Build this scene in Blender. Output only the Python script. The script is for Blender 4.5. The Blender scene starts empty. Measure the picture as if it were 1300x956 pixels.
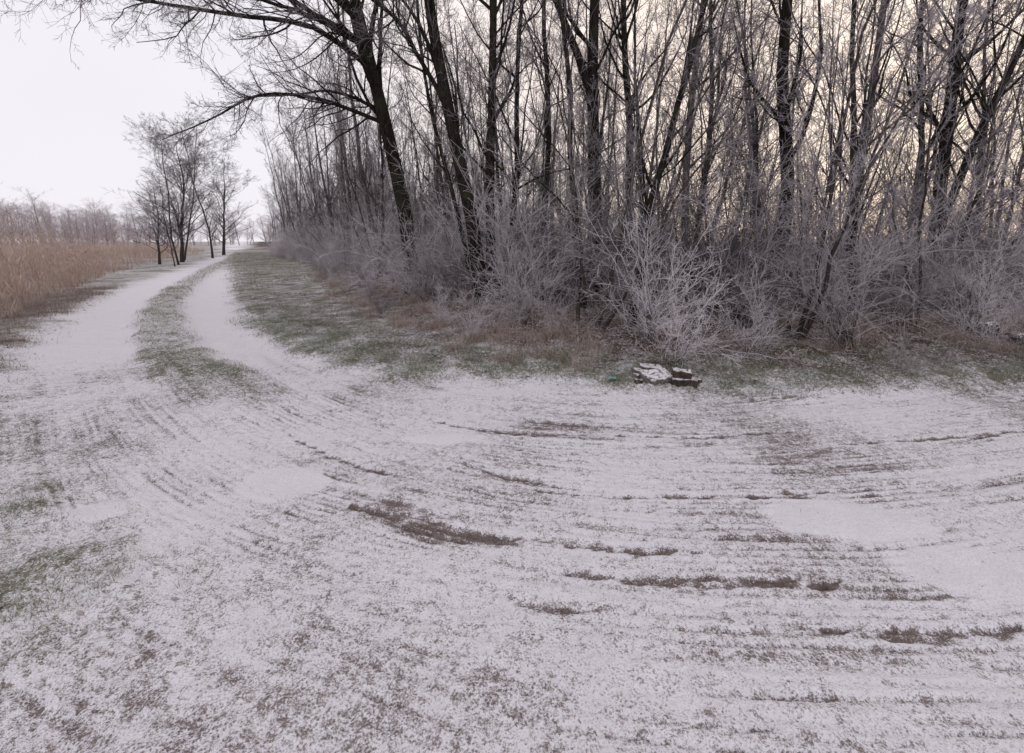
import bpy, math, time, numpy as np
from mathutils import Vector
t0=time.time()
scene=bpy.context.scene
col=scene.collection
# ------------------------------------------------------------------ numpy noise
_p=np.random.default_rng(5).permutation(256); _p=np.concatenate([_p,_p,_p])
_ga=np.random.default_rng(6).uniform(0,2*np.pi,256); _gx=np.cos(_ga); _gy=np.sin(_ga)
def perlin(x,y):
    xi=np.floor(x).astype(np.int64); yi=np.floor(y).astype(np.int64)
    xf=x-xi; yf=y-yi; xi&=255; yi&=255
    u=xf*xf*xf*(xf*(xf*6-15)+10); v=yf*yf*yf*(yf*(yf*6-15)+10)
    def g(a,b,dx,dy):
        h=_p[_p[(xi+a)&255]+((yi+b)&255)]
        return _gx[h]*dx+_gy[h]*dy
    n00=g(0,0,xf,yf); n10=g(1,0,xf-1,yf); n01=g(0,1,xf,yf-1); n11=g(1,1,xf-1,yf-1)
    return ((n00+u*(n10-n00))+v*((n01+u*(n11-n01))-(n00+u*(n10-n00))))*1.4
def fbm(x,y,o=3):
    s=0;a=1
    for i in range(o):
        s=s+a*perlin(x*2**i+17.3*i,y*2**i-9.1*i); a*=.5
    return s
def sst(a,b,x):
    t=np.clip((x-a)/(b-a),0,1); return t*t*(3-2*t)
def spline(pts,n):
    P=np.array(pts,float); L=np.linalg.norm(np.diff(P,axis=0),axis=1); S=np.diff(P,axis=0)/L[:,None]
    m=np.zeros_like(P); m[0]=S[0]; m[-1]=S[-1]
    for i in range(1,len(P)-1): m[i]=(S[i-1]*L[i]+S[i]*L[i-1])/(L[i]+L[i-1])
    out=[]
    for i in range(len(P)-1):
        for t in np.linspace(0,1,n,endpoint=False):
            t2,t3=t*t,t*t*t
            out.append((2*t3-3*t2+1)*P[i]+(t3-2*t2+t)*L[i]*m[i]+(-2*t3+3*t2)*P[i+1]+(t3-t2)*L[i]*m[i+1])
    out.append(P[-1]); return np.array(out)
def polydist(X,Y,pts):
    best=np.full(X.shape,1e18); sg=np.ones(X.shape); al=np.zeros(X.shape); L=0
    for (x0,y0),(x1,y1) in zip(pts[:-1],pts[1:]):
        dx,dy=x1-x0,y1-y0; l=math.hypot(dx,dy)
        t=np.clip(((X-x0)*dx+(Y-y0)*dy)/(l*l),0,1)
        ex=X-x0-t*dx; ey=Y-y0-t*dy; d=ex*ex+ey*ey
        m=d<best
        best=np.where(m,d,best); sg=np.where(m,np.sign(dx*(Y-y0)-dy*(X-x0)),sg); al=np.where(m,L+t*l,al); L+=l
    return np.sqrt(best)*sg, al
# ------------------------------------------------------------------ layout lines (metres)
E1=spline([(-300,540),(-60,105),(-29,48),(-10,16.2),(-6.2,10.1),(-3.77,7.0),(-2.12,5.5),(-.8,5.0),(.43,4.87),(1.23,4.65),(2,4.5),(3.7,4.6),(5.5,4.73),(20,5.5),(80,9),(400,30)],2)
E2=spline([(-310,540),(-68,110),(-37,62),(-13.6,17.1),(-9.9,10.7),(-7.2,7),(-5.3,4.7),(-3.9,3.5),(-3.0,2.75),(-2.3,2.3),(-1.8,1.95),(-1.75,1.6),(-2.2,1.2),(-3,.3),(-5,-8),(-60,-300)],2)
F=spline([(-280,520),(-60,112),(-33,66),(-21.5,44),(-13,31),(-7.6,20.6),(-3.0,11.4),(-1.2,8.7),(.7,6.6),(2.5,5.85),(5,5.75),(8,6.2),(12,7.2),(60,12),(400,40)],2)
MID=spline([(-300,530),(-64,108),(-34,58),(-21.7,35.4),(-10.9,15),(-7.8,10.1),(-5.85,7.6),(-4.45,6.0),(-3.3,4.95),(-2.6,4.3)],2)
PATH=spline([(-300,530),(-64,108),(-34,58),(-21.7,35.4),(-10.9,15),(-7.8,10.1),(-5.85,7.6),(-4.4,6.0),(-3.2,4.75),(-2.05,3.72),(-.8,3.02),(.5,2.7),(1.8,2.64),(3.3,2.88),(6,3.5),(15,5.2),(60,10),(400,30)],5)
PATH2=spline([(-10.9,15),(-5.85,7.6),(-4.2,5),(-2.7,3.1),(-1.4,1.7),(-.6,.5),(0,-6),(2,-300)],3)
PATH3=spline([(-10.9,15),(-6.6,7.6),(-4.7,5.1),(-3.1,3.5),(-1.5,2.4),(.3,1.75),(2.4,1.6),(4.6,2.1),(9,3.4),(30,9),(400,90)],4)
PUD=[(-1.51,2.85,.27,.2),(-.58,3.57,.3,.11),(1.96,2.42,.42,.2),(-2.5,2.5,.16,.1),(2.35,2.0,.4,.16)]
DIRT=[([(-1.0,2.58),(-.6,2.38),(-.2,2.25),(.14,2.2)],.05),([(.25,1.98),(.6,1.93),(1.0,1.89),(1.55,1.9)],.024),([(1.3,1.64),(1.8,1.62),(2.3,1.68)],.024),
 ([(-.3,3.08),(0,2.9),(.35,2.78)],.026),([(.9,3.62),(1.6,3.6),(2.4,3.66)],.02),([(1.3,2.66),(1.7,2.66),(2.2,2.74)],.02),([(.2,2.2),(.6,2.13),(1.0,2.1)],.018),([(.1,2.76),(.7,2.66),(1.3,2.64)],.016),([(-.7,3.95),(-.1,3.7),(.6,3.56)],.016),([(.0,1.82),(.2,1.77),(.45,1.75)],.024),([(2.3,1.9),(2.8,1.97),(3.3,2.1)],.024),([(2.6,3.45),(3.6,3.55),(4.8,3.8)],.018),([(-2.0,3.75),(-1.4,3.25),(-.8,2.95)],.014)]
def ground(X,Y):
    d1,_=polydist(X,Y,E1); d2,_=polydist(X,Y,E2); dF,_=polydist(X,Y,F)
    dm,_=polydist(X,Y,MID); ac,al=polydist(X,Y,PATH); ac2,al2=polydist(X,Y,PATH2); ac3,al3=polydist(X,Y,PATH3)
    w=.28*fbm(X*1.3,Y*1.3,3)+.12*fbm(X*5,Y*5,2)
    forest=sst(-.15,.4,d1+w)
    field=sst(-.1,.6,-d2+w*1.3)
    deep=sst(-1.2,.8,dF+w)
    mid=sst(.55,.25,np.abs(dm)+w*.45)*sst(4.1,6.2,Y-.1*X)
    road=(1-forest)*(1-field)
    near=sst(16,7,np.hypot(X,Y))
    wob=.03*fbm(X*.6+4,Y*.6,2)
    a=ac+wob; b=ac2+wob; c=ac3+wob
    s1=perlin(a*3.1,al*.12); s2=perlin(a*8.5,al*.2+3); s3=perlin(a*19,al*.3+9)
    def lines(q,l,o):
        o1=sst(.06,.0,np.abs(perlin(q*4.2+o,l*.09)))*sst(-.2,.25,perlin(q*1.3+o,l*.5+o))
        o2=sst(.08,.0,np.abs(perlin(q*8.0+o+40,l*.12)))*sst(-.1,.3,perlin(q*2.1+o,l*.6+5))
        o3=sst(.14,.0,np.abs(perlin(q*15.+o+80,l*.2)))*sst(-.1,.35,perlin(q*2.6+o+9,l*.7+5))
        return np.maximum(np.maximum(o1,o2*.95),o3*.85)
    ln=lines(a,al,0.); ln2=lines(b,al2,13.); ln3=lines(c,al3,27.)
    band=sst(.05,.2,perlin(a*2.4+31,al*.08))*sst(-.3,.3,fbm(X*1.1+3,Y*1.1,3))
    rib=np.sin(a*2*np.pi/.055+1.2*perlin(al*.5,a))
    q2=perlin(b*9,al2*.3+3); q3=perlin(b*24,al2*.5+9)
    c2=perlin(c*9+3,al3*.25+3); c3=perlin(c*22,al3*.4+9)
    band2=sst(.0,.2,perlin(b*2.6+7,al2*.08))*sst(-.4,.2,fbm(X*1.1+30,Y*1.1,3))
    rib2=np.sin(b*2*np.pi/.055+1.2*perlin(al2*.5,b))
    band3=sst(.05,.2,perlin(c*2.2+17,al3*.08))*sst(-.3,.3,fbm(X*1.0+50,Y*1.0,3))
    rib3=np.sin(c*2*np.pi/.058+1.2*perlin(al3*.5,c))
    cross=sst(.5,1.9,(-ac))*sst(.2,-1.8,X)*sst(4.6,3,Y)*.85
    f3=sst(-.25,.25,fbm(X*.7+61,Y*.9-7,2))*sst(5.5,3.8,Y)      # where the wider-turn tyres dominate
    A1=(1-.65*cross)*(1-.6*f3)
    streak=(s1*.14+s2*.28+s3*.32+.34*band*rib)*A1+(q2*.2+q3*.28+.34*band2*rib2)*cross+(c2*.24+c3*.3+.34*band3*rib3)*f3*(1-.5*cross)
    LN=np.maximum(np.maximum(ln*(1-.6*cross)*(1-.45*f3),ln2*cross*.8),ln3*(.25+.65*f3)*sst(5.5,3.8,Y))
    mod=.3+.85*sst(-.35,.55,fbm(X*.75+9,Y*.95,3))
    streak=streak*mod
    LN=LN*(.4+.55*mod)*(.55+.45*sst(-.4,.2,fbm(X*2.7+5,Y*3.3,2)))
    pud=np.zeros(X.shape)
    for (px,py,rx,ry) in PUD:
        e=np.hypot((X-px)/rx,(Y-py)/ry)+w*1.1+.12*fbm(X*9,Y*9,2)
        pud=np.maximum(pud,sst(1.2,.75,e))
    dirt=np.zeros(X.shape)
    jx=X+.03*fbm(X*3,Y*3,2); jy=Y+.03*fbm(X*1.6+7,Y*1.6,2); jw=.03*fbm(X*7,Y*16,3)
    for (pp,wd) in DIRT:
        pp=spline(pp,3); d,al_=polydist(jx,jy,pp); tot=np.linalg.norm(np.diff(pp,axis=0),axis=1).sum()
        wq=wd*(.25+1.0*np.sin(np.pi*np.clip(al_/tot,0,1)))
        dirt=np.maximum(dirt,sst(1.5,.1,(np.abs(d)+jw)/wq))
    lane=sst(5,8,Y-.1*X)
    patch=fbm(X*.7-3,Y*.7+5,3); clod=fbm(X*11+3,Y*11,3)
    bare=.38+.44*streak+.36*LN+.17*patch+.12*clod*(.5+mod*.5)
    bare=bare*(1-lane)+lane*(.17+.14*streak)
    bare=bare*(1-pud*.9)+dirt*.42*(1-pud)
    bare=bare+mid*.36
    g=fbm(X*2.3,Y*2.3,3)
    bare=bare*(1-forest)+forest*(.66+.2*g+.16*deep)
    bare=bare*(1-field)+field*(.60+.22*g)
    h=.02*fbm(X*.6,Y*.6,2)*sst(0,3,np.hypot(X,Y))
    h=h+forest*.07+deep*.14+.05*field
    h=h+mid*.05-.03*lane*road*(1-mid)
    h=h+road*near*(1-pud)*(.012*s1-.012*np.abs(s2)-.009*s3-.006*band*rib)*A1*mod
    h=h+road*near*(1-pud)*(-.010*np.abs(c2)-.008*c3-.006*band3*rib3)*f3*mod
    h=h+cross*road*near*(-.009*np.abs(q2)-.007*q3-.006*band2*rib2)*mod
    h=h-.018*LN*road*near*(1-pud)
    h=h-.014*dirt*(1-pud)+.004*pud
    h=h+near*(1-pud)*(.007+.016*forest+.01*field+.008*mid)*clod
    h=h+near*(1-.7*pud)*.004*fbm(X*24,Y*24,2)
    litter=np.clip(deep*.95+forest*sst(-.3,.4,fbm(X*.9+20,Y*.9,2))*.7*sst(.2,1.1,d1)+field*.7*sst(-.2,.4,fbm(X*.8+2,Y*.8,2))*sst(3,5,Y),0,1)
    green=np.clip(forest*(1-deep)+mid+field,0,1)
    return dict(h=h,bare=bare,litter=litter,green=green,ac=a,al=al,forest=forest,field=field,deep=deep,mid=mid,d1=d1,d2=d2,dF=dF,pud=pud,road=road)
def H(x,y):
    return float(ground(np.array([x],float),np.array([y],float))['h'][0])
# ------------------------------------------------------------------ mesh helper
def make_mesh(name,V,Fq,attrs=None,mats=None,smooth=True,mi=None):
    me=bpy.data.meshes.new(name); V=np.asarray(V,np.float32); Fq=np.asarray(Fq,np.int32)
    me.vertices.add(len(V)); me.vertices.foreach_set('co',V.ravel())
    me.loops.add(Fq.size); me.loops.foreach_set('vertex_index',Fq.ravel())
    me.polygons.add(len(Fq)); me.polygons.foreach_set('loop_start',np.arange(len(Fq),dtype=np.int32)*4)
    me.update(calc_edges=True)
    me.polygons.foreach_set('use_smooth',np.full(len(Fq),smooth))
    if mi is not None: me.polygons.foreach_set('material_index',np.asarray(mi,np.int32))
    for k,a in (attrs or {}).items():
        a=np.asarray(a,np.float32)
        if a.ndim==2:
            at=me.attributes.new(k,'FLOAT_VECTOR','POINT'); at.data.foreach_set('vector',a.ravel())
        else:
            at=me.attributes.new(k,'FLOAT','POINT'); at.data.foreach_set('value',a)
    for m in (mats or []): me.materials.append(m)
    return me
def add(name,me,loc=(0,0,0),parent=None):
    o=bpy.data.objects.new(name,me); o.location=loc; col.objects.link(o)
    if parent: o.parent=parent
    return o
# ------------------------------------------------------------------ node helper
def mat_new(name,rough=.9):
    m=bpy.data.materials.new(name); m.use_nodes=True; nt=m.node_tree
    b=nt.nodes['Principled BSDF']; b.inputs['Roughness'].default_value=rough
    b.inputs['Specular IOR Level'].default_value=.2
    return m,nt,b
def mat_diff(name):
    m=bpy.data.materials.new(name); m.use_nodes=True; nt=m.node_tree; nt.nodes.clear()
    b=nt.nodes.new('ShaderNodeBsdfDiffuse'); o=nt.nodes.new('ShaderNodeOutputMaterial'); nt.links.new(b.outputs[0],o.inputs[0])
    return m,nt,b
def N(nt,t,**k):
    n=nt.nodes.new(t)
    for a,v in k.items(): setattr(n,a,v)
    return n
def inp(nt,sock,v):
    if isinstance(v,bpy.types.NodeSocket): nt.links.new(v,sock)
    else: sock.default_value=v
def M(nt,op,a,b=0.0,clamp=False):
    n=N(nt,'ShaderNodeMath',operation=op); n.use_clamp=clamp
    inp(nt,n.inputs[0],a); inp(nt,n.inputs[1],b)
    return n.outputs[0]
def SS(nt,x,a,b,o0=0.,o1=1.):
    n=N(nt,'ShaderNodeMapRange',interpolation_type='SMOOTHSTEP')
    inp(nt,n.inputs['Value'],x); n.inputs['From Min'].default_value=a; n.inputs['From Max'].default_value=b
    n.inputs['To Min'].default_value=o0; n.inputs['To Max'].default_value=o1
    return n.outputs[0]
def MIX(nt,f,a,b):
    n=N(nt,'ShaderNodeMix',data_type='RGBA')
    inp(nt,n.inputs[0],f)
    for s,v in ((n.inputs[6],a),(n.inputs[7],b)):
        if isinstance(v,tuple): v=tuple(v)+(1,) if len(v)==3 else v
        inp(nt,s,v)
    return n.outputs[2]
def NOISE(nt,vec,scale,detail=3,rough=.55,dist=0.):
    n=N(nt,'ShaderNodeTexNoise'); inp(nt,n.inputs['Vector'],vec)
    n.inputs['Scale'].default_value=scale; n.inputs['Detail'].default_value=detail
    n.inputs['Roughness'].default_value=rough; n.inputs['Distortion'].default_value=dist
    return n.outputs[0]
def ATT(nt,name,out='Fac'):
    n=N(nt,'ShaderNodeAttribute',attribute_name=name); return n.outputs[out]
def RAMP(nt,f,stops):
    n=N(nt,'ShaderNodeValToRGB'); e=n.color_ramp.elements
    while len(e)<len(stops): e.new(.5)
    for el,(p,c) in zip(e,stops): el.position=p; el.color=tuple(c)+(1,)
    inp(nt,n.inputs[0],f); return n.outputs[0]
# ------------------------------------------------------------------ ground material
gm,nt,b=mat_diff('snowy_ground')
tc=N(nt,'ShaderNodeTexCoord').outputs['Object']
bare=ATT(nt,'bare'); lit=ATT(nt,'litter'); grn=ATT(nt,'green'); pud=ATT(nt,'pud')
f1=NOISE(nt,tc,110,2,.8); f2=NOISE(nt,tc,30,3,.7); f3=NOISE(nt,tc,5,1,.6)
def cen(x,k): return M(nt,'MULTIPLY',M(nt,'SUBTRACT',x,.5),k)
v=M(nt,'ADD',bare,cen(f1,1.25)); v=M(nt,'ADD',v,cen(f2,1.1)); v=M(nt,'ADD',v,cen(f3,.4))
v=M(nt,'SUBTRACT',v,M(nt,'MULTIPLY',pud,.28))
snowf=SS(nt,v,.32,.80,1.,0.)
soil=RAMP(nt,f2,[(.3,(.07,.051,.045)),(.5,(.145,.113,.102)),(.7,(.26,.215,.20))])
gcol=RAMP(nt,f1,[(.3,(.045,.052,.028)),(.5,(.12,.125,.075)),(.7,(.25,.235,.17))])
lcol=RAMP(nt,f1,[(.3,(.028,.02,.016)),(.5,(.075,.05,.038)),(.7,(.18,.135,.11))])
base=MIX(nt,grn,soil,gcol); base=MIX(nt,lit,base,lcol)
snowc=MIX(nt,f3,(.76,.73,.765),(.88,.86,.89))
snowc=MIX(nt,M(nt,'MULTIPLY',SS(nt,f1,.42,.68),.42),snowc,(.53,.505,.52))
nt.links.new(MIX(nt,snowf,base,snowc),b.inputs['Color'])
bh=M(nt,'ADD',M(nt,'MULTIPLY',f1,.6),M(nt,'MULTIPLY',f2,1.5))
bp=N(nt,'ShaderNodeBump'); bp.inputs['Strength'].default_value=1; bp.inputs['Distance'].default_value=.014
nt.links.new(bh,bp.inputs['Height']); nt.links.new(bp.outputs[0],b.inputs['Normal'])
# ------------------------------------------------------------------ ground mesh
def axis(a,bb,step,lo,hi,g):
    c=list(np.arange(a,bb,step)); s=step;x=c[-1]
    while x<hi: s*=g; x+=s; c.append(x)
    s=step;x=c[0];l=[]
    while x>lo: s*=g; x-=s; l.append(x)
    return np.array(l[::-1]+c)
xs=axis(-3.6,3.8,.0145,-500,500,1.034); ys=axis(.95,4.4,.012,-250,700,1.036)
XX,YY=np.meshgrid(xs,ys); X=XX.ravel(); Y=YY.ravel()
G=ground(X,Y)
nx,ny=len(xs),len(ys); i=np.arange(ny-1)[:,None]*nx+np.arange(nx-1)[None,:]; i=i.ravel()
FQ=np.stack([i,i+1,i+nx+1,i+nx],1)
add('snowy_ground',make_mesh('ground',np.stack([X,Y,G['h']],1),FQ,dict(bare=G['bare'],litter=G['litter'],green=G['green'],pud=G['pud']),[gm]))
# ------------------------------------------------------------------ tree tools
def nrm(a): return a/np.maximum(np.linalg.norm(a,axis=-1,keepdims=True),1e-9)
class Geo:
    def __init__(s): s.V=[];s.F=[];s.r=[];s.mi=[];s.n=0
    def tubes(s,P,R,sides,mi=1):
        B,Np,_=P.shape
        T=nrm(np.gradient(P,axis=1)); mt=nrm(T.mean(1))
        ref=np.where(np.abs(mt[:,:1])>.6,np.array([[0,1.,0]]),np.array([[1.,0,0]]))[:,None,:]
        n1=nrm(np.cross(T,np.broadcast_to(ref,T.shape))); n2=np.cross(T,n1)
        a=np.arange(sides)*2*np.pi/sides
        V=P[:,:,None,:]+R[:,:,None,None]*(np.cos(a)[None,None,:,None]*n1[:,:,None,:]+np.sin(a)[None,None,:,None]*n2[:,:,None,:])
        idx=np.arange(B*Np*sides).reshape(B,Np,sides)+s.n
        A=idx[:,:-1,:];Bq=idx[:,1:,:]
        Fq=np.stack([A,np.roll(A,-1,2),np.roll(Bq,-1,2),Bq],-1).reshape(-1,4)
        s.V.append(V.reshape(-1,3)); s.F.append(Fq); s.r.append(np.repeat(R.ravel(),sides)); s.mi.append(np.full(len(Fq),mi)); s.n+=B*Np*sides
    def mesh(s,name,mats): 
        return make_mesh(name,np.concatenate(s.V),np.concatenate(s.F),dict(rad=np.concatenate(s.r)),mats,True,np.concatenate(s.mi))
def spawn(r,P,R,n,smin,smax,amin,amax,ratio,rr,npts,wig,up,rmin=.003,fall=.55):
    B,Np,_=P.shape
    PL=np.linalg.norm(np.diff(P,axis=1),axis=2).sum(1)
    idx=np.repeat(np.arange(B),n); s=r.uniform(smin,smax,len(idx))
    f=s*(Np-1); i=np.minimum(f.astype(int),Np-2); w=(f-i)[:,None]
    pos=P[idx,i]*(1-w)+P[idx,i+1]*w; T=nrm(P[idx,i+1]-P[idx,i]); rad=R[idx,i]*(1-w[:,0])+R[idx,i+1]*w[:,0]
    a=r.uniform(amin,amax,len(idx))[:,None]; q=r.normal(size=(len(idx),3)); q=nrm(q-(q*T).sum(1,keepdims=True)*T)
    d=T*np.cos(a)+q*np.sin(a)
    L=PL[idx]*ratio*(1-fall*s)*r.uniform(.55,1.25,len(idx))
    out=[pos]
    for k in range(npts-1):
        d=nrm(d+r.normal(size=d.shape)*wig+np.array([0,0,up])); pos=pos+d*(L/(npts-1))[:,None]; out.append(pos)
    P2=np.stack(out,1); r0=np.maximum(rad*rr*r.uniform(.6,1.1,len(idx)),rmin)
    R2=np.maximum(r0[:,None]*np.linspace(1,.3,npts)[None,:],rmin*.75)
    return P2,R2
def stem(r,pts,r0,r1,n=16,wig=.05,flare=.3):
    C=spline(pts,8); L=np.concatenate([[0],np.cumsum(np.linalg.norm(np.diff(C,axis=0),axis=1))]); t=np.linspace(0,L[-1],n)
    P=np.stack([np.interp(t,L,C[:,k]) for k in range(3)],1)
    P[1:,:2]+=np.cumsum(r.normal(size=(n-1,2))*wig*.35,0)*.7
    u=np.linspace(0,1,n); R=r0*(1-u)+r1*u; R*=1+flare*np.exp(-u*n*1.3)
    return P[None],R[None]
def dress(r,g,P,R,n=(20,7,6,4),ratio=(.33,.5,.5,.6),s0=.25,ang=(.45,1.05),up=.1,sides=8,wig=.14,rr=.45,rmin=.003):
    g.tubes(P,R,sides,0)
    P1,R1=spawn(r,P,R,n[0],s0,.99,ang[0],ang[1],ratio[0],rr,8,wig,up,rmin); g.tubes(P1,R1,4,0)
    P2,R2=spawn(r,P1,R1,n[1],.12,1,.4,1.0,ratio[1],.5,6,.17,up*.6,rmin); g.tubes(P2,R2,3)
    P3,R3=spawn(r,P2,R2,n[2],.1,1,.4,1.0,ratio[2],.6,4,.2,.04,rmin); g.tubes(P3,R3,3)
    if n[3]:
        P4,R4=spawn(r,P3,R3,n[3],.1,1,.4,1.1,ratio[3],.7,3,.2,.02,rmin); g.tubes(P4,R4,3)
# object colour: r = distance haze painted in frost colour, g = paler bark, b = painted shade, less frost colour deeper in the wood
def bark(name,dark,light,frost,flo,fhi,famt):
    m,nt,b=mat_diff(name)
    tc=N(nt,'ShaderNodeTexCoord').outputs['Object']
    mp=N(nt,'ShaderNodeMapping'); nt.links.new(tc,mp.inputs[0]); mp.inputs['Scale'].default_value=(1,1,.22)
    n1=NOISE(nt,mp.outputs[0],38,3,.7); n2=NOISE(nt,tc,2.5,2,.6)
    c=MIX(nt,SS(nt,n1,.35,.65),dark,light)
    c=MIX(nt,M(nt,'MULTIPLY',SS(nt,n2,.5,.68),.5),c,(.05,.055,.033))
    oi=N(nt,'ShaderNodeObjectInfo')
    sp=N(nt,'ShaderNodeSeparateColor'); nt.links.new(oi.outputs['Color'],sp.inputs[0])
    c=MIX(nt,M(nt,'MULTIPLY',sp.outputs[1],.5),c,(.19,.165,.155))
    fr=M(nt,'MULTIPLY',SS(nt,ATT(nt,'rad'),flo,fhi,1.,0.),famt)
    fr=M(nt,'MAXIMUM',fr,M(nt,'MULTIPLY',sp.outputs[0],.42),clamp=True)  # far bark lightened with frost colour as painted haze
    nt.links.new(MIX(nt,fr,c,frost),b.inputs['Color'])
    bp=N(nt,'ShaderNodeBump'); bp.inputs['Strength'].default_value=.9; bp.inputs['Distance'].default_value=.025
    nt.links.new(n1,bp.inputs['Height']); nt.links.new(bp.outputs[0],b.inputs['Normal'])
    return m
def twig(name,dark,frost,flo,fhi,famt):
    m,nt,b=mat_diff(name)
    oi=N(nt,'ShaderNodeObjectInfo'); sp=N(nt,'ShaderNodeSeparateColor'); nt.links.new(oi.outputs['Color'],sp.inputs[0])
    fr=M(nt,'MULTIPLY',SS(nt,ATT(nt,'rad'),flo,fhi,1.,0.),famt)
    fr=M(nt,'MULTIPLY',fr,M(nt,'ADD',M(nt,'MULTIPLY',oi.outputs['Random'],.8),.35))
    fr=M(nt,'MULTIPLY',fr,M(nt,'SUBTRACT',1.0,M(nt,'MULTIPLY',sp.outputs[2],.85)))  # frost colour cut back to paint the darkness inside the wood
    fr=M(nt,'MAXIMUM',fr,M(nt,'MULTIPLY',sp.outputs[0],.75),clamp=True)  # distance haze painted over the twigs in frost colour
    nt.links.new(MIX(nt,fr,dark,frost),b.inputs['Color']); return m
barkm=bark('frosted_bark',(.012,.0095,.009),(.050,.041,.037),(.40,.36,.39),.004,.018,.4)
twigm=twig('frosted_tree_twigs',(.038,.029,.028),(.54,.49,.52),.003,.013,.55)
sbark=bark('frosted_shrub_bark',(.03,.023,.021),(.085,.068,.063),(.54,.49,.51),.003,.018,.5)
shrubm=twig('frosted_shrub_twigs',(.055,.040,.038),(.78,.73,.76),.003,.013,.88)
TM=[barkm,twigm]; SM=[sbark,shrubm]
# ------------------------------------------------------------------ hero trees
heroes=[]
def hero(name,base,stems,seed,extra=None,n=(26,8,6,4),s0=.25,light=0.,**kw):
    r=np.random.default_rng(seed); g=Geo(); bx,by=base; z=H(bx,by)-.06
    for (pts,r0,r1) in stems:
        P,R=stem(r,[(x-bx,y-by,zz) for x,y,zz in pts],r0,r1,20)
        dress(r,g,P,R,n=n,s0=s0,sides=12,**kw)
    for (pts,r0,r1) in (extra or []):
        P,R=stem(r,[(x-bx,y-by,zz) for x,y,zz in pts],r0,r1,16,wig=.16,flare=0)
        g.tubes(P,R,7,0)
        P1,R1=spawn(r,P,R,32,.08,1,.4,1.15,.38,.5,8,.2,.02); g.tubes(P1,R1,4,0)
        P2,R2=spawn(r,P1,R1,10,.1,1,.4,1.0,.5,.6,5,.18,.02); g.tubes(P2,R2,3)
        P3,R3=spawn(r,P2,R2,6,.1,1,.4,1.0,.5,.7,4,.2,.0); g.tubes(P3,R3,3)
    o=add(name,g.mesh(name,TM),(bx,by,z)); o.color=(0,light,0,1); heroes.append(base); return o
hero('bare_oak_tree',(-2.65,12.5),[([(-2.65,12.5,0),(-2.8,12.5,2),(-3.25,12.5,4.5),(-3.8,12.5,7.3),(-4.3,12.6,11),(-4.6,12.8,14)],.21,.05)],1,
 extra=[([(-3.5,12.5,5.6),(-4.6,12.1,6.3),(-6.3,11.6,6.4),(-8.3,11.0,6.5),(-10.3,10.4,6.9)],.07,.012),
        ([(-3.15,12.5,4.3),(-4.3,12.1,4.7),(-5.5,11.7,4.75),(-6.6,11.4,4.2),(-7.6,11.2,3.7)],.055,.01),
        ([(-3.7,12.5,6.6),(-5.0,12.2,7.6),(-7.0,11.6,8.0),(-9.0,11,7.6),(-11,10.6,7.3)],.07,.012),
        ([(-3.6,12.5,6.0),(-4.4,11.0,6.2),(-5.6,9.6,5.9),(-7.0,8.6,5.5)],.05,.01),
        ([(-3.2,12.5,4.6),(-4.9,13.3,5.3),(-6.4,14,5.4),(-7.9,14.6,5.6)],.05,.01)],s0=.3)
hero('multi_stem_tree',(-.6,10.0),[([(-.62,10,0),(-.85,10,1.8),(-1.3,10,4),(-1.62,9.9,6),(-1.6,9.8,9),(-1.5,9.8,12)],.155,.04),
   ([(-.42,10.1,0),(-.42,10.2,3),(-.33,10.3,6),(-.2,10.4,11.5)],.11,.03),
   ([(-.3,10.05,0),(0.05,10.2,2.2),(.1,10.4,5),(.5,10.6,9.5)],.07,.02),
   ([(-.75,10.05,0),(-1.25,10.3,2.2),(-1.9,10.6,5),(-2.0,10.6,8.5)],.05,.02)],2,n=(17,7,6,4),s0=.2,
   extra=[([(-1.35,10,4.1),(-2.0,9.7,5.3),(-3.4,9.2,6.0),(-5.2,8.7,6.1)],.05,.01)])
hero('forked_tree',(2.2,12.4),[([(2.2,12.4,0),(2.12,12.4,2.6),(2.0,12.4,5.2),(1.95,12.4,7.5),(1.8,12.4,13)],.19,.04),
   ([(2.0,12.4,5.0),(1.6,12.4,5.8),(.95,12.4,7.2),(.2,12.3,10)],.11,.03)],3,n=(18,7,6,4),s0=.25)
hero('bare_tree',(3.2,13),[([(3.2,13,0),(3.15,13,4),(2.85,13,7.5),(2.9,13,12)],.13,.03)],4)
hero('bare_tree',(5.2,14),[([(5.2,14,0),(5.0,14,4),(5.15,14,8),(5.5,14,13)],.12,.03)],5,light=.9)
hero('bare_tree',(6.85,12),[([(6.8,12,0),(6.9,12,2.5),(6.45,12,5.2),(6.35,12,8),(6.2,12,13)],.18,.04)],6)
hero('bare_tree',(4.3,11.3),[([(4.3,11.3,0),(4.5,11.3,4),(4.3,11.3,7),(4.4,11.3,10)],.06,.02)],26,light=.3)
hero('bare_tree',(9.4,13),[([(9.4,13,0),(9.3,13,4),(9.3,13,7.5),(9.3,13,13)],.12,.03)],7,light=1.)
hero('bare_tree',(10,11),[([(10,11,0),(9.8,11,3),(9.6,11,6),(9.7,11,12)],.15,.03)],8)
hero('leaning_tree',(8.9,9.9),[([(8.8,9.9,0),(9.0,9.9,2),(9.7,9.9,4.4),(10.4,9.9,6.5),(11.2,9.9,10)],.095,.02)],9)
hero('bare_tree',(12.9,11.5),[([(12.9,11.5,0),(12.7,11.5,3),(12.2,11.5,6),(12.6,11.5,12)],.12,.03)],12)
hero('bare_tree',(.9,13.8),[([(.9,13.8,0),(1.0,13.8,4),(.8,13.8,8),(.8,13.8,13)],.09,.03)],14)
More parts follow.
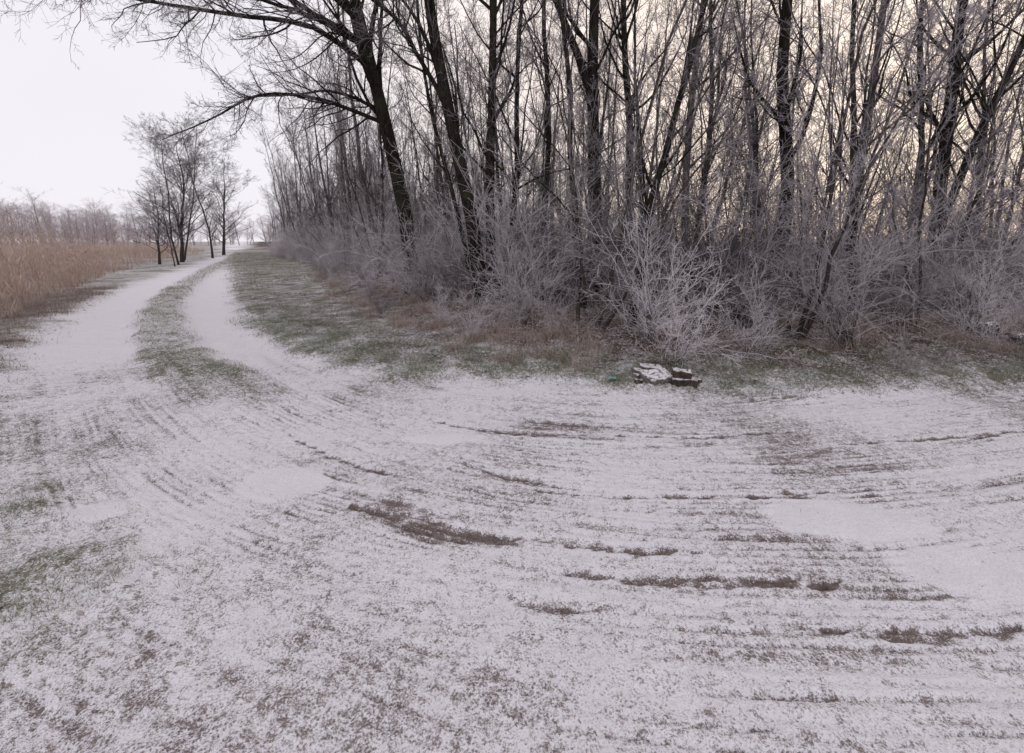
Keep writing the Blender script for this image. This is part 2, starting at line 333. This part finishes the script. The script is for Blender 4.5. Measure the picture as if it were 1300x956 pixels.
# ------------------------------------------------------------------ background tree variants
def variant(seed,n,lod,wide=False):
    r=np.random.default_rng(seed); g=Geo()
    h=r.uniform(10.5,13.5); lx,ly=r.normal(size=2)*.8
    P,R=stem(r,[(0,0,0),(lx*.3,ly*.3,h*.3),(lx*.8,ly*.8,h*.65),(lx,ly,h)],r.uniform(.06,.135),.015,14,wig=.2)
    kw=dict(ratio=(.29,.5,.5,.6),ang=(.35,1.0),up=.12)
    if wide: kw=dict(ratio=(.42,.5,.5,.6),ang=(.5,1.1),up=.07)
    kw['rmin']=.0035 if not lod else .006
    dress(r,g,P,R,n=n,s0=.12,sides=7 if not lod else 5,**kw)
    if seed%2:
        P,R=stem(r,[(0.1,0,0),(-lx*.5+.3,-ly*.4,h*.3),(-lx+.5,-ly,h*.8)],.05,.015,12,wig=.2)
        dress(r,g,P,R,n=(n[0]//2,n[1]-1,n[2]-1,n[3]),s0=.2,sides=5,**kw)
    return g.mesh('bare_tree_mesh',TM)
var=[variant(100+k,(26,8,6,3),False) for k in range(5)]
lodv=[variant(120+k,(24,8,6,0),True) for k in range(5)]
widev=[variant(140+2*k,(34,9,7,2),True,True) for k in range(3)]
farv=[variant(160+2*k,(30,8,7,0),True,True) for k in range(3)]
sap=[]
for k in range(4):
    r=np.random.default_rng(200+k); g=Geo()
    for j in range(2+k%2):
        h=r.uniform(3.5,7.5); a=r.normal(size=2)*.7
        P,R=stem(r,[(a[0]*.2,a[1]*.2,0),(a[0]*.6,a[1]*.6,h*.4),(a[0]*1.3,a[1]*1.3,h)],r.uniform(.02,.038),.007,12,wig=.2)
        dress(r,g,P,R,n=(18,6,5,2),s0=.06,ratio=(.26,.5,.5,.6),ang=(.35,.9),up=.1,sides=5,rmin=.0032)
    sap.append(g.mesh('sapling_mesh',SM))
shr=[]
for k in range(6):
    r=np.random.default_rng(300+k); g=Geo(); ns=15
    a=r.uniform(0,2*np.pi,ns); t=r.uniform(.05,.85,ns)
    P=[];R=[]
    for j in range(ns):
        L=r.uniform(1.3,3.6); d=np.array([math.cos(a[j])*math.sin(t[j]),math.sin(a[j])*math.sin(t[j]),math.cos(t[j])])
        pts=[np.array([r.normal()*.15,r.normal()*.15,0])]
        for q in range(8):
            d=nrm(d+r.normal(size=3)*.16+np.array([0,0,-.035])); pts.append(pts[-1]+d*L/8)
        P.append(pts);R.append(np.linspace(r.uniform(.006,.013),.0035,9))
    P=np.array(P);R=np.array(R); g.tubes(P,R,3)
    P1,R1=spawn(r,P,R,10,.08,1,.4,1.1,.44,.75,6,.22,.02,.0032); g.tubes(P1,R1,3)
    P2,R2=spawn(r,P1,R1,6,.1,1,.4,1.1,.5,.8,4,.22,.0,.003); g.tubes(P2,R2,3)
    shr.append(g.mesh('shrub_mesh',SM))
def empty(name,loc=(0,0,0)):
    o=bpy.data.objects.new(name,None); o.location=loc; col.objects.link(o); return o
forest=empty('bare_forest'); under=empty('frosted_undergrowth')
def scatter(cands,mind,existing):
    pts=list(existing); out=[]
    for c in cands:
        if all((c[0]-p[0])**2+(c[1]-p[1])**2>mind**2 for p in pts): pts.append(c); out.append(c)
    return out
r=np.random.default_rng(77)
C=np.stack([r.uniform(-62,34,8000),r.uniform(7,100,8000)],1)
dF,_=polydist(C[:,0],C[:,1],F)
ang=C[:,0]/np.maximum(C[:,1],1)
depth=np.where(C[:,0]>2,18,15)
k=(dF>1.4)&(dF<depth)&(ang<1.3)
C=C[k]
T=scatter([tuple(c) for c in C],2.1,heroes)
TA=np.array(T); gz=ground(TA[:,0],TA[:,1])['h']
nt_=0
for (x,y),z in zip(T,gz):
    if y>50 and r.random()<.4: continue
    dd=math.hypot(x,y); pool=var if dd<17 else lodv
    o=add('forest_tree',pool[r.integers(5)],(x,y,z-.05),forest); nt_+=1
    s=r.uniform(.7,1.12); o.scale=(s*r.uniform(.85,1.1),s*r.uniform(.85,1.1),s); o.rotation_euler=(r.normal()*.08,r.normal()*.08,r.uniform(0,6.3))
    o.color=(min(.5,max(0,(dd-18)/65)),r.uniform(0,1)**3*.9,0,1)  # first channel: painted haze, paler with distance
C=np.stack([r.uniform(-26,24,6000),r.uniform(6,42,6000)],1); dF,_=polydist(C[:,0],C[:,1],F)
k=(dF>.7)&(dF<10)&(C[:,0]/C[:,1]<1.3); C=C[k]
S=scatter([tuple(c) for c in C],1.95,[])
gz=ground(*np.array(S).T)['h']; d_,_=polydist(*np.array(S).T,F)
for (x,y),z,d in zip(S,gz,d_):
    o=add('sapling',sap[r.integers(4)],(x,y,z-.04),under); s=r.uniform(.5,1.1); o.scale=(s,s,s); o.rotation_euler=(r.normal()*.18,r.normal()*.18,r.uniform(0,6.3))
    o.color=(min(.45,max(0,(math.hypot(x,y)-20)/70)),r.random()*.3,min(1,max(0,(d-1.2)/4)),1)  # painted haze grows with distance, painted shade with depth past the edge
C=np.stack([r.uniform(-42,24,16000),r.uniform(5.0,70,16000)],1); dF,_=polydist(C[:,0],C[:,1],F)
pr=np.exp(-np.maximum(dF,0)/5.5)
k=(dF>-.8)&(dF<13)&(C[:,0]/C[:,1]<1.3)&(r.random(len(C))<pr); C=C[k]
S2=scatter([tuple(c) for c in C],.92,[])
gz=ground(*np.array(S2).T)['h']; d_,_=polydist(*np.array(S2).T,F)
for (x,y),z,d in zip(S2,gz,d_):
    o=add('shrub',shr[r.integers(6)],(x,y,z-.03),under); s=r.uniform(.62,1.27)*(0.26+.74*min(1,max(0,d+.8)/2.3)); o.scale=(s*1.0,s*1.0,s*1.04); o.rotation_euler=(r.normal()*.14,r.normal()*.14,r.uniform(0,6.3))
    o.color=(min(.45,max(0,(math.hypot(x,y)-20)/70)),r.random()*.3,min(1,max(0,(d-.8)/3))*r.uniform(.5,1),1)  # far shrubs paled as haze, deep ones darkened as shade, both in colour
print('trees',nt_,'saplings',len(S),'shrubs',len(S2))
for x,y,v,s in [(-21.8,30.5,0,.62),(-24,34,1,.78),(-26.3,37.5,2,.85),(-27.5,43,0,.9),(-32,52,1,.9),(-20.6,28.5,2,.4),(-23.4,31,1,.5)]:
    o=add('roadside_tree',widev[v],(x,y,H(x,y)-.05)); o.scale=(s*1.3,s*1.3,s); o.rotation_euler=(r.normal()*.1,r.normal()*.1,r.uniform(0,6)); o.color=(.1,.2,0,1)
far=empty('distant_frosted_trees')
for i in range(240):
    if i<150:
        y=r.uniform(48,110); x=-y*r.uniform(.78,1.6); s=r.uniform(.36,.64)*(y/75)*(.75+.6*min(1,(-x/y-.78)/.3))
    else:
        y=r.uniform(125,210); x=-y*r.uniform(.40,.95); s=r.uniform(.6,.95)
        if abs(x+.57*y)<6 and y<150: continue
    o=add('distant_tree',farv[i%3],(x,y,-.6),far); o.scale=(s*1.6,s*1.6,s); o.rotation_euler=(0,0,r.uniform(0,6)); o.color=(1.3,.6,0,1)  # pale tone is frost plus painted haze
# ------------------------------------------------------------------ blades
def blades(pos,h,w,lean,tint,seed,seg=3,curl=.5):
    r=np.random.default_rng(seed); n=len(pos)
    a=r.uniform(0,2*np.pi,n); la=r.uniform(0,2*np.pi,n)
    sd=np.stack([np.cos(a),np.sin(a),0*a],1); ld=np.stack([np.cos(la),np.sin(la),0*a],1)
    V=[];t_=np.linspace(0,1,seg+1)
    for t in t_:
        c=pos+np.array([0,0,1.])*(h*(t-curl*.35*lean*t*t))[:,None]+ld*(h*lean*t**1.8)[:,None]
        ww=(w*(1-t*.85)*.5)[:,None]
        V+= [c-sd*ww,c+sd*ww]
    V=np.stack(V,1); m=2*(seg+1); base=np.arange(n)[:,None]*m
    Fs=[np.stack([base[:,0]+2*k,base[:,0]+2*k+1,base[:,0]+2*k+3,base[:,0]+2*k+2],1) for k in range(seg)]
    hh=np.tile(np.repeat(t_,2),n)
    return V.reshape(-1,3),np.concatenate(Fs),np.repeat(tint,m),hh
def blademat(name,stops,frost,f0=.0,f1=.6):
    m,nt,b=mat_diff(name)
    c=RAMP(nt,ATT(nt,'tint'),stops); hh=ATT(nt,'hh')
    tc=N(nt,'ShaderNodeTexCoord').outputs['Object']; n=NOISE(nt,tc,6,1)
    fr=M(nt,'ADD',SS(nt,hh,0,1,f0,f1),M(nt,'MULTIPLY',M(nt,'SUBTRACT',n,.5),.9),clamp=True)
    nt.links.new(MIX(nt,fr,c,frost),b.inputs['Color']); return m
grassm=blademat('frosted_grass',[(0,(.085,.13,.045)),(.4,(.13,.155,.07)),(.62,(.19,.15,.095)),(1,(.32,.23,.17))],(.60,.62,.59),.08,.52)
tuftm=blademat('dry_tuft',[(0,(.10,.06,.045)),(.3,(.17,.11,.08)),(.6,(.28,.20,.15)),(1,(.46,.37,.29))],(.64,.58,.56),.05,.55)
reedm=blademat('dry_reed',[(0,(.21,.125,.085)),(.5,(.40,.275,.205)),(1,(.57,.44,.345))],(.70,.62,.60),.03,.5)
def samp(n,x0,x1,y0,y1,fn,seed):
    r=np.random.default_rng(seed); x=r.uniform(x0,x1,n); y=r.uniform(y0,y1,n); g=ground(x,y)
    k=r.random(n)<fn(g,x,y); return np.stack([x[k],y[k],g['h'][k]-.005],1),{q:v[k] for q,v in g.items()},r
def clump(x,y,s,o=0): return sst(-.15,.5,fbm(x*s+o,y*s-o,2))
parts=[]
p,g,r=samp(260000,-9,9,4.3,11,lambda g,x,y:g['forest']*sst(2.8,.4,g['d1'])*(.18+.9*clump(x,y,2.2)),1)
n=len(p); parts.append(blades(p,r.uniform(.03,.11,n),r.uniform(.003,.006,n),r.uniform(.2,1.1,n),np.clip(r.normal(.25,.2,n)+.48*sst(.9,1.9,g['d1']),0,1),2))
p,g,r=samp(130000,-12,-2,4,16,lambda g,x,y:g['mid']*(.2+.8*clump(x,y,2.5,3)),3)
n=len(p); parts.append(blades(p,r.uniform(.03,.08,n),r.uniform(.004,.007,n),r.uniform(.2,1.1,n),np.clip(r.normal(.45,.22,n),0,1),4))
p,g,r=samp(60000,-36,-8,14,60,lambda g,x,y:np.maximum(g['mid'],g['forest']*(g['dF']<1)),5)
n=len(p); parts.append(blades(p,r.uniform(.05,.16,n),r.uniform(.01,.02,n),r.uniform(.2,1.1,n),np.clip(r.normal(.7,.2,n),0,1),6))
p,g,r=samp(150000,-14,-1.6,3,14,lambda g,x,y:g['field']*sst(4.5,.5,-g['d2'])*(.1+.9*clump(x,y,2.0,7)),7)
n=len(p); parts.append(blades(p,r.uniform(.03,.10,n),r.uniform(.003,.006,n),r.uniform(.3,1.2,n),np.clip(r.normal(.35,.2,n)+.4*sst(4.5,8,p[:,1]),0,1),8))
p,g,r=samp(44000,-4.5,-1.2,1.0,3.2,lambda g,x,y:np.clip(g['field']+.03,0,1)*(.08+.9*clump(x,y,2.2,4)),17)
n=len(p); parts.append(blades(p,r.uniform(.02,.055,n),r.uniform(.0022,.004,n),r.uniform(.4,1.3,n),np.clip(r.normal(.28,.25,n),0,1),18))
def merge(name,parts,mat):
    V=[];F_=[];t=[];h=[];o=0
    for a,b_,c,d in parts: V.append(a);F_.append(b_+o);t.append(c);h.append(d);o+=len(a)
    add(name,make_mesh(name,np.concatenate(V),np.concatenate(F_),dict(tint=np.concatenate(t),hh=np.concatenate(h)),[mat],False))
merge('verge_grass',parts,grassm)
r=np.random.default_rng(9); cen_=np.stack([r.uniform(-9,11,1100),r.uniform(5,24,1100)],1)
gg=ground(cen_[:,0],cen_[:,1]); k=(gg['d1']>.55)&(gg['dF']<2.0)&(gg['dF']>-1.3)&(r.random(1100)<.8); cen_=cen_[k]
pos=[];hs=[];ti=[]
for x,y in list(cen_)+[(-2.1,8.6),(-1.8,8.3),(-2.3,8.9),(.1,7.2),(.5,6.9),(.8,6.7),(-.2,7.6),(-3.4,9.6),(-2.0,8.1),(-1.3,7.7)]:
    m=int(r.uniform(50,190)); pos.append(np.stack([x+r.normal(size=m)*.12,y+r.normal(size=m)*.12],1)); hs.append(np.full(m,r.uniform(.45,1.15))); ti.append(r.uniform(.2,1,m))
cl_=np.stack([r.uniform(-14,-4,700),r.uniform(4.2,16,700)],1); gg=ground(cl_[:,0],cl_[:,1]); k=(gg['d2']<-.5)&(gg['d2']>-3.6); 
for x,y in cl_[k]:
    m=int(r.uniform(60,200)); pos.append(np.stack([x+r.normal(size=m)*.2,y+r.normal(size=m)*.2],1)); hs.append(np.full(m,r.uniform(.35,.8))); ti.append(np.clip(r.normal(.18,.15,m),0,1))
pos=np.concatenate(pos); hs=np.concatenate(hs); ti=np.concatenate(ti); z=ground(pos[:,0],pos[:,1])['h']; p=np.column_stack([pos,z-.01]); n=len(p)
merge('dry_grass_tufts',[blades(p,r.uniform(.12,.46,n)*hs,r.uniform(.003,.006,n),r.uniform(.15,1.2,n),ti,10,4,.8)],tuftm)
RB=[(-300,505),(-70,108),(-39.5,60),(-19,22),(-13.6,14),(-10.6,10),(-8.9,7.5),(-8.6,4),(-30,-60)]
parts=[]
for (n0,x0,x1,y0,y1,dm,sd) in [(75000,-26,-8,3,26,7,11),(60000,-70,-14,14,80,25,12)]:
    r=np.random.default_rng(sd); x=r.uniform(x0,x1,n0); y=r.uniform(y0,y1,n0); d,_=polydist(x,y,RB)
    k=(d<0)&(d>-dm)&(r.random(n0)<(.35+.65*clump(x,y,.5))); x=x[k];y=y[k];d=d[k]; n=len(x)
    z=ground(x,y)['h']; p=np.stack([x,y,z],1)
    h=r.uniform(.5,1.25,n)*(.4+.9*sst(0,3,-d)); wid=r.uniform(.006,.012,n)*(1 if sd==11 else 2.0)
    parts.append(blades(p,h,wid,r.uniform(.05,.6,n),r.uniform(0,1,n),sd+5,3)) 
    kk=r.random(n)<.14
    q=p[kk].copy(); hh=h[kk]*r.uniform(1.1,2.2,kk.sum())
    parts.append(blades(q,hh,np.full(len(q),.006),np.full(len(q),.08),r.uniform(.4,1,len(q)),sd+6,3))
    q2=q+np.array([0,0,1])*(hh*.9)[:,None]
    for s_ in range(3): parts.append(blades(q2,r.uniform(.12,.25,len(q)),r.uniform(.02,.035,len(q)),r.uniform(.2,.9,len(q)),r.uniform(.5,1,len(q)),sd+7+s_,3))
merge('dry_reed_bed',parts,reedm)
# ------------------------------------------------------------------ fallen leaves
lm=blademat('dead_leaf',[(0,(.05,.03,.024)),(.4,(.12,.075,.055)),(.75,(.21,.145,.11)),(1,(.34,.28,.24))],(.66,.63,.64),.15,.5)
def leaves(p,size,seed):
    r=np.random.default_rng(seed); n=len(p); a=r.uniform(0,6.3,n)
    u=np.stack([np.cos(a),np.sin(a),r.normal(size=n)*.35],1); v=np.stack([-np.sin(a),np.cos(a),r.normal(size=n)*.35],1)
    s=size[:,None]; up=np.array([0,0,1.]); c=p+up*s*.25; cu=r.uniform(0,.5,n)[:,None]*s*up
    V=np.stack([c-u*s*.9+cu,c-v*s*.45,c+u*s+cu,c+v*s*.45],1)
    idx=np.arange(n*4).reshape(n,4)
    return V.reshape(-1,3),idx,np.repeat(r.random(n),4),np.tile([1,.3,.6,.3],n)
parts=[]
p,g,r=samp(220000,-10,14,4.3,14,lambda g,x,y:g['forest']*np.clip(.12+.55*g['litter']+.3*clump(x,y,1.6,2),0,1)*.6,21)
parts.append(leaves(p,r.uniform(.012,.036,len(p)),22))
p,g,r=samp(70000,-14,-1.5,1,14,lambda g,x,y:g['field']*(.1+.6*clump(x,y,1.5,5)),23)
parts.append(leaves(p,r.uniform(.008,.026,len(p)),24))
p,g,r=samp(16000,-4.5,5,1,6,lambda g,x,y:g['road']*(.08+.6*clump(x,y,1.3,9)),25)
parts.append(leaves(p,r.uniform(.004,.012,len(p)),26))
merge('fallen_leaves',parts,lm)
# fallen sticks along the wood edge
r=np.random.default_rng(61); g=Geo(); m=110
sx=r.uniform(-.5,9,700); sy=r.uniform(4.8,9,700); gg=ground(sx,sy); k=(gg['d1']>.5)&(gg['dF']<1.5); sx=sx[k][:m]; sy=sy[k][:m]; sz=gg['h'][k][:m]
m=len(sx); a=r.uniform(0,6.3,m); L=r.uniform(.12,.6,m); P=[np.stack([sx,sy,sz+.012],1)]; d=np.stack([np.cos(a),np.sin(a),r.uniform(-.02,.10,m)],1)
for k in range(6):
    d=nrm(d+r.normal(size=(m,3))*np.array([.12,.12,.03])); P.append(P[-1]+d*(L/6)[:,None])
P=np.stack(P,1); R=r.uniform(.004,.010,m)[:,None]*np.linspace(1,.4,7)[None]
g.tubes(P,R,5,0); P1,R1=spawn(r,P,R,4,.2,1,.4,1.0,.4,.6,4,.15,.03); g.tubes(P1,R1,3,1)
add('fallen_sticks',g.mesh('fallen_sticks',SM)).color=(0,.4,.1,1)
# ------------------------------------------------------------------ rubble, logs, litter
def stonemat(name,c0,c1):
    m,nt,b=mat_new(name,.9); tc=N(nt,'ShaderNodeTexCoord').outputs['Object']
    n=NOISE(nt,tc,22,5,.7); c=MIX(nt,SS(nt,n,.35,.65),c0,c1)
    ge=N(nt,'ShaderNodeNewGeometry'); sx=N(nt,'ShaderNodeSeparateXYZ'); nt.links.new(ge.outputs['Normal'],sx.inputs[0])
    up=M(nt,'ADD',sx.outputs[2],M(nt,'MULTIPLY',M(nt,'SUBTRACT',n,.5),2.2))
    c=MIX(nt,SS(nt,up,.72,1.05),c,(.78,.75,.77)); nt.links.new(c,b.inputs['Base Color'])
    bp=N(nt,'ShaderNodeBump'); bp.inputs['Strength'].default_value=.8; bp.inputs['Distance'].default_value=.01
    nt.links.new(n,bp.inputs['Height']); nt.links.new(bp.outputs[0],b.inputs['Normal']); return m
sm=stonemat('snowy_concrete',(.08,.068,.064),(.2,.175,.165)); bm_=stonemat('snowy_brick',(.035,.024,.02),(.10,.07,.06)); wm=stonemat('dark_wood',(.02,.016,.014),(.06,.05,.042))
import bmesh
def chunk(name,size,loc,rot,mat,seed,parent):
    b_=bmesh.new(); bmesh.ops.create_cube(b_,size=1)
    for v_ in b_.verts: v_.co=Vector((v_.co.x*size[0],v_.co.y*size[1],v_.co.z*size[2]))
    rr=np.random.default_rng(seed)
    for v_ in b_.verts: v_.co+=Vector(rr.normal(size=3)*min(size)*.16)
    bmesh.ops.bevel(b_,geom=b_.edges[:],offset=min(size)*.09,segments=1,affect='EDGES')
    bmesh.ops.triangulate(b_,faces=b_.faces[:])
    bmesh.ops.subdivide_edges(b_,edges=b_.edges[:],cuts=3,use_grid_fill=True)
    co=np.array([v_.co[:] for v_ in b_.verts]); d=fbm(co[:,0]*14+seed,co[:,1]*14+co[:,2]*11,3)*.008
    b_.normal_update()
    for v_,q in zip(b_.verts,d): v_.co+=v_.normal*float(q)
    me=bpy.data.meshes.new(name); b_.to_mesh(me); b_.free(); me.materials.append(mat)
    o=add(name,me,loc,parent); o.rotation_euler=rot; return o
rb=empty('snow_covered_rubble',(1.68,4.95,H(1.68,4.95)-.02)); rb.scale=(.95,.95,.95)
for i,(nm,sz,lc,rt,mt) in enumerate([
 ('concrete_slab',(.32,.26,.10),(-.06,.0,.05),(.14,-.08,.2),sm),('concrete_slab_back',(.26,.14,.06),(-.02,.40,.05),(.1,.05,-.1),sm),
 ('concrete_slab_small',(.2,.13,.05),(-.16,.30,.04),(.0,.1,.4),sm),('brick_bottom',(.28,.15,.085),(.21,-.12,.035),(.05,.0,-.15),bm_),
 ('brick_top',(.22,.15,.08),(.19,-.09,.12),(.02,.06,-.3),bm_),('brick_side',(.13,.12,.06),(.36,-.06,.03),(.1,.1,.6),bm_),('concrete_bit',(.1,.08,.05),(-.26,.13,.03),(0,.2,.5),sm),('brick_bit',(.09,.07,.05),(-.3,-.08,.02),(0,.2,1.5),bm_)]):
    chunk(nm,sz,lc,rt,mt,40+i,rb)
def log(name,loc,L,rad,rot,seed):
    rr=np.random.default_rng(seed); n=14; g=Geo()
    t=np.linspace(0,1,n); P=np.stack([(t-.5)*L,fbm(t*3+seed,t*0,2)*.05,fbm(t*3+seed+5,t*0,2)*.04],1)[None]
    R=(rad*(1+.12*rr.normal(size=n)))[None]; R[0,0]*=.02;R[0,-1]*=.02;P[0,0]=P[0,1]+[-.01,0,0];P[0,-1]=P[0,-2]+[.01,0,0]
    g.tubes(P,R,14,0)
    P1,R1=spawn(rr,P,R*0+rad,3,.2,.8,.8,1.3,.25,.3,4,.1,.1); g.tubes(P1,R1,6,0)
    o=add(name,g.mesh(name,[wm]),loc); o.rotation_euler=rot; return o
log('fallen_log',(7.2,6.9,H(7.2,6.9)+.08),.5,.11,(0,.1,.3),1)
log('fallen_log',(7.1,6.3,H(7.1,6.3)+.05),.3,.08,(0,.05,1.2),2)
log('fallen_log',(4.7,6.4,H(4.7,6.4)+.07),.28,.085,(.3,.3,.8),3)
lm2,nt,b=mat_new('turquoise_plastic',.4)
nt.links.new(RAMP(nt,NOISE(nt,N(nt,'ShaderNodeTexCoord').outputs['Object'],60),[(.4,(.06,.32,.3)),(.65,(.5,.55,.55))]),b.inputs['Base Color'])
u=np.linspace(-1,1,9); UX,UY=np.meshgrid(u,u); cz=fbm(UX*2.3+3,UY*2.3,3)*.02+.02
idx=(np.arange(8)[:,None]*9+np.arange(8)).ravel()
add('plastic_litter',make_mesh('plastic_litter',np.stack([UX.ravel()*.045,UY.ravel()*.03,cz.ravel()],1),np.stack([idx,idx+1,idx+10,idx+9],1),None,[lm2]),(1.12,4.95,H(1.12,4.95)+.02))
# ------------------------------------------------------------------ world, sun
w=bpy.data.worlds.new('World'); scene.world=w; w.use_nodes=True; nt=w.node_tree; nt.nodes.clear()
az=math.radians(38); el=math.radians(9)
sd=Vector((math.sin(az)*math.cos(el),math.cos(az)*math.cos(el),math.sin(el)))
sky=N(nt,'ShaderNodeTexSky',sky_type='NISHITA'); sky.sun_disc=False; sky.sun_elevation=el; sky.sun_rotation=az
tc=N(nt,'ShaderNodeTexCoord').outputs['Generated']
dp=N(nt,'ShaderNodeVectorMath',operation='DOT_PRODUCT'); nt.links.new(tc,dp.inputs[0]); dp.inputs[1].default_value=sd
cn=NOISE(nt,tc,2.2,3,.6)
gl=SS(nt,M(nt,'ADD',dp.outputs['Value'],M(nt,'MULTIPLY',M(nt,'SUBTRACT',cn,.5),.3)),.42,1.04)
cl=MIX(nt,cn,(9.1,8.7,9.4),(10.1,9.75,10.4))
cl=MIX(nt,gl,cl,(12.6,10.7,9.3))
mx=MIX(nt,.94,sky.outputs[0],cl)
bg=N(nt,'ShaderNodeBackground'); bg.inputs[1].default_value=.1; nt.links.new(mx,bg.inputs[0])
out=N(nt,'ShaderNodeOutputWorld'); nt.links.new(bg.outputs[0],out.inputs[0])
L=bpy.data.lights.new('sun','SUN'); L.energy=.85; L.angle=math.radians(11); L.color=(1,.92,.85)
lo=add('sun',L,(20,30,20)); lo.rotation_euler=(-sd).to_track_quat('-Z','Y').to_euler()
# ------------------------------------------------------------------ camera
cam=bpy.data.cameras.new('camera'); cam.sensor_width=36; cam.lens=36*585/1300; cam.shift_y=-45/1300
cam.clip_start=.05; cam.clip_end=2000
co=add('camera',cam,(0,0,1.6)); co.rotation_euler=(math.radians(90-12.3),0,0)
scene.camera=co
scene.view_settings.view_transform='Standard'; scene.view_settings.look='None'; scene.view_settings.exposure=0
print('script',time.time()-t0)
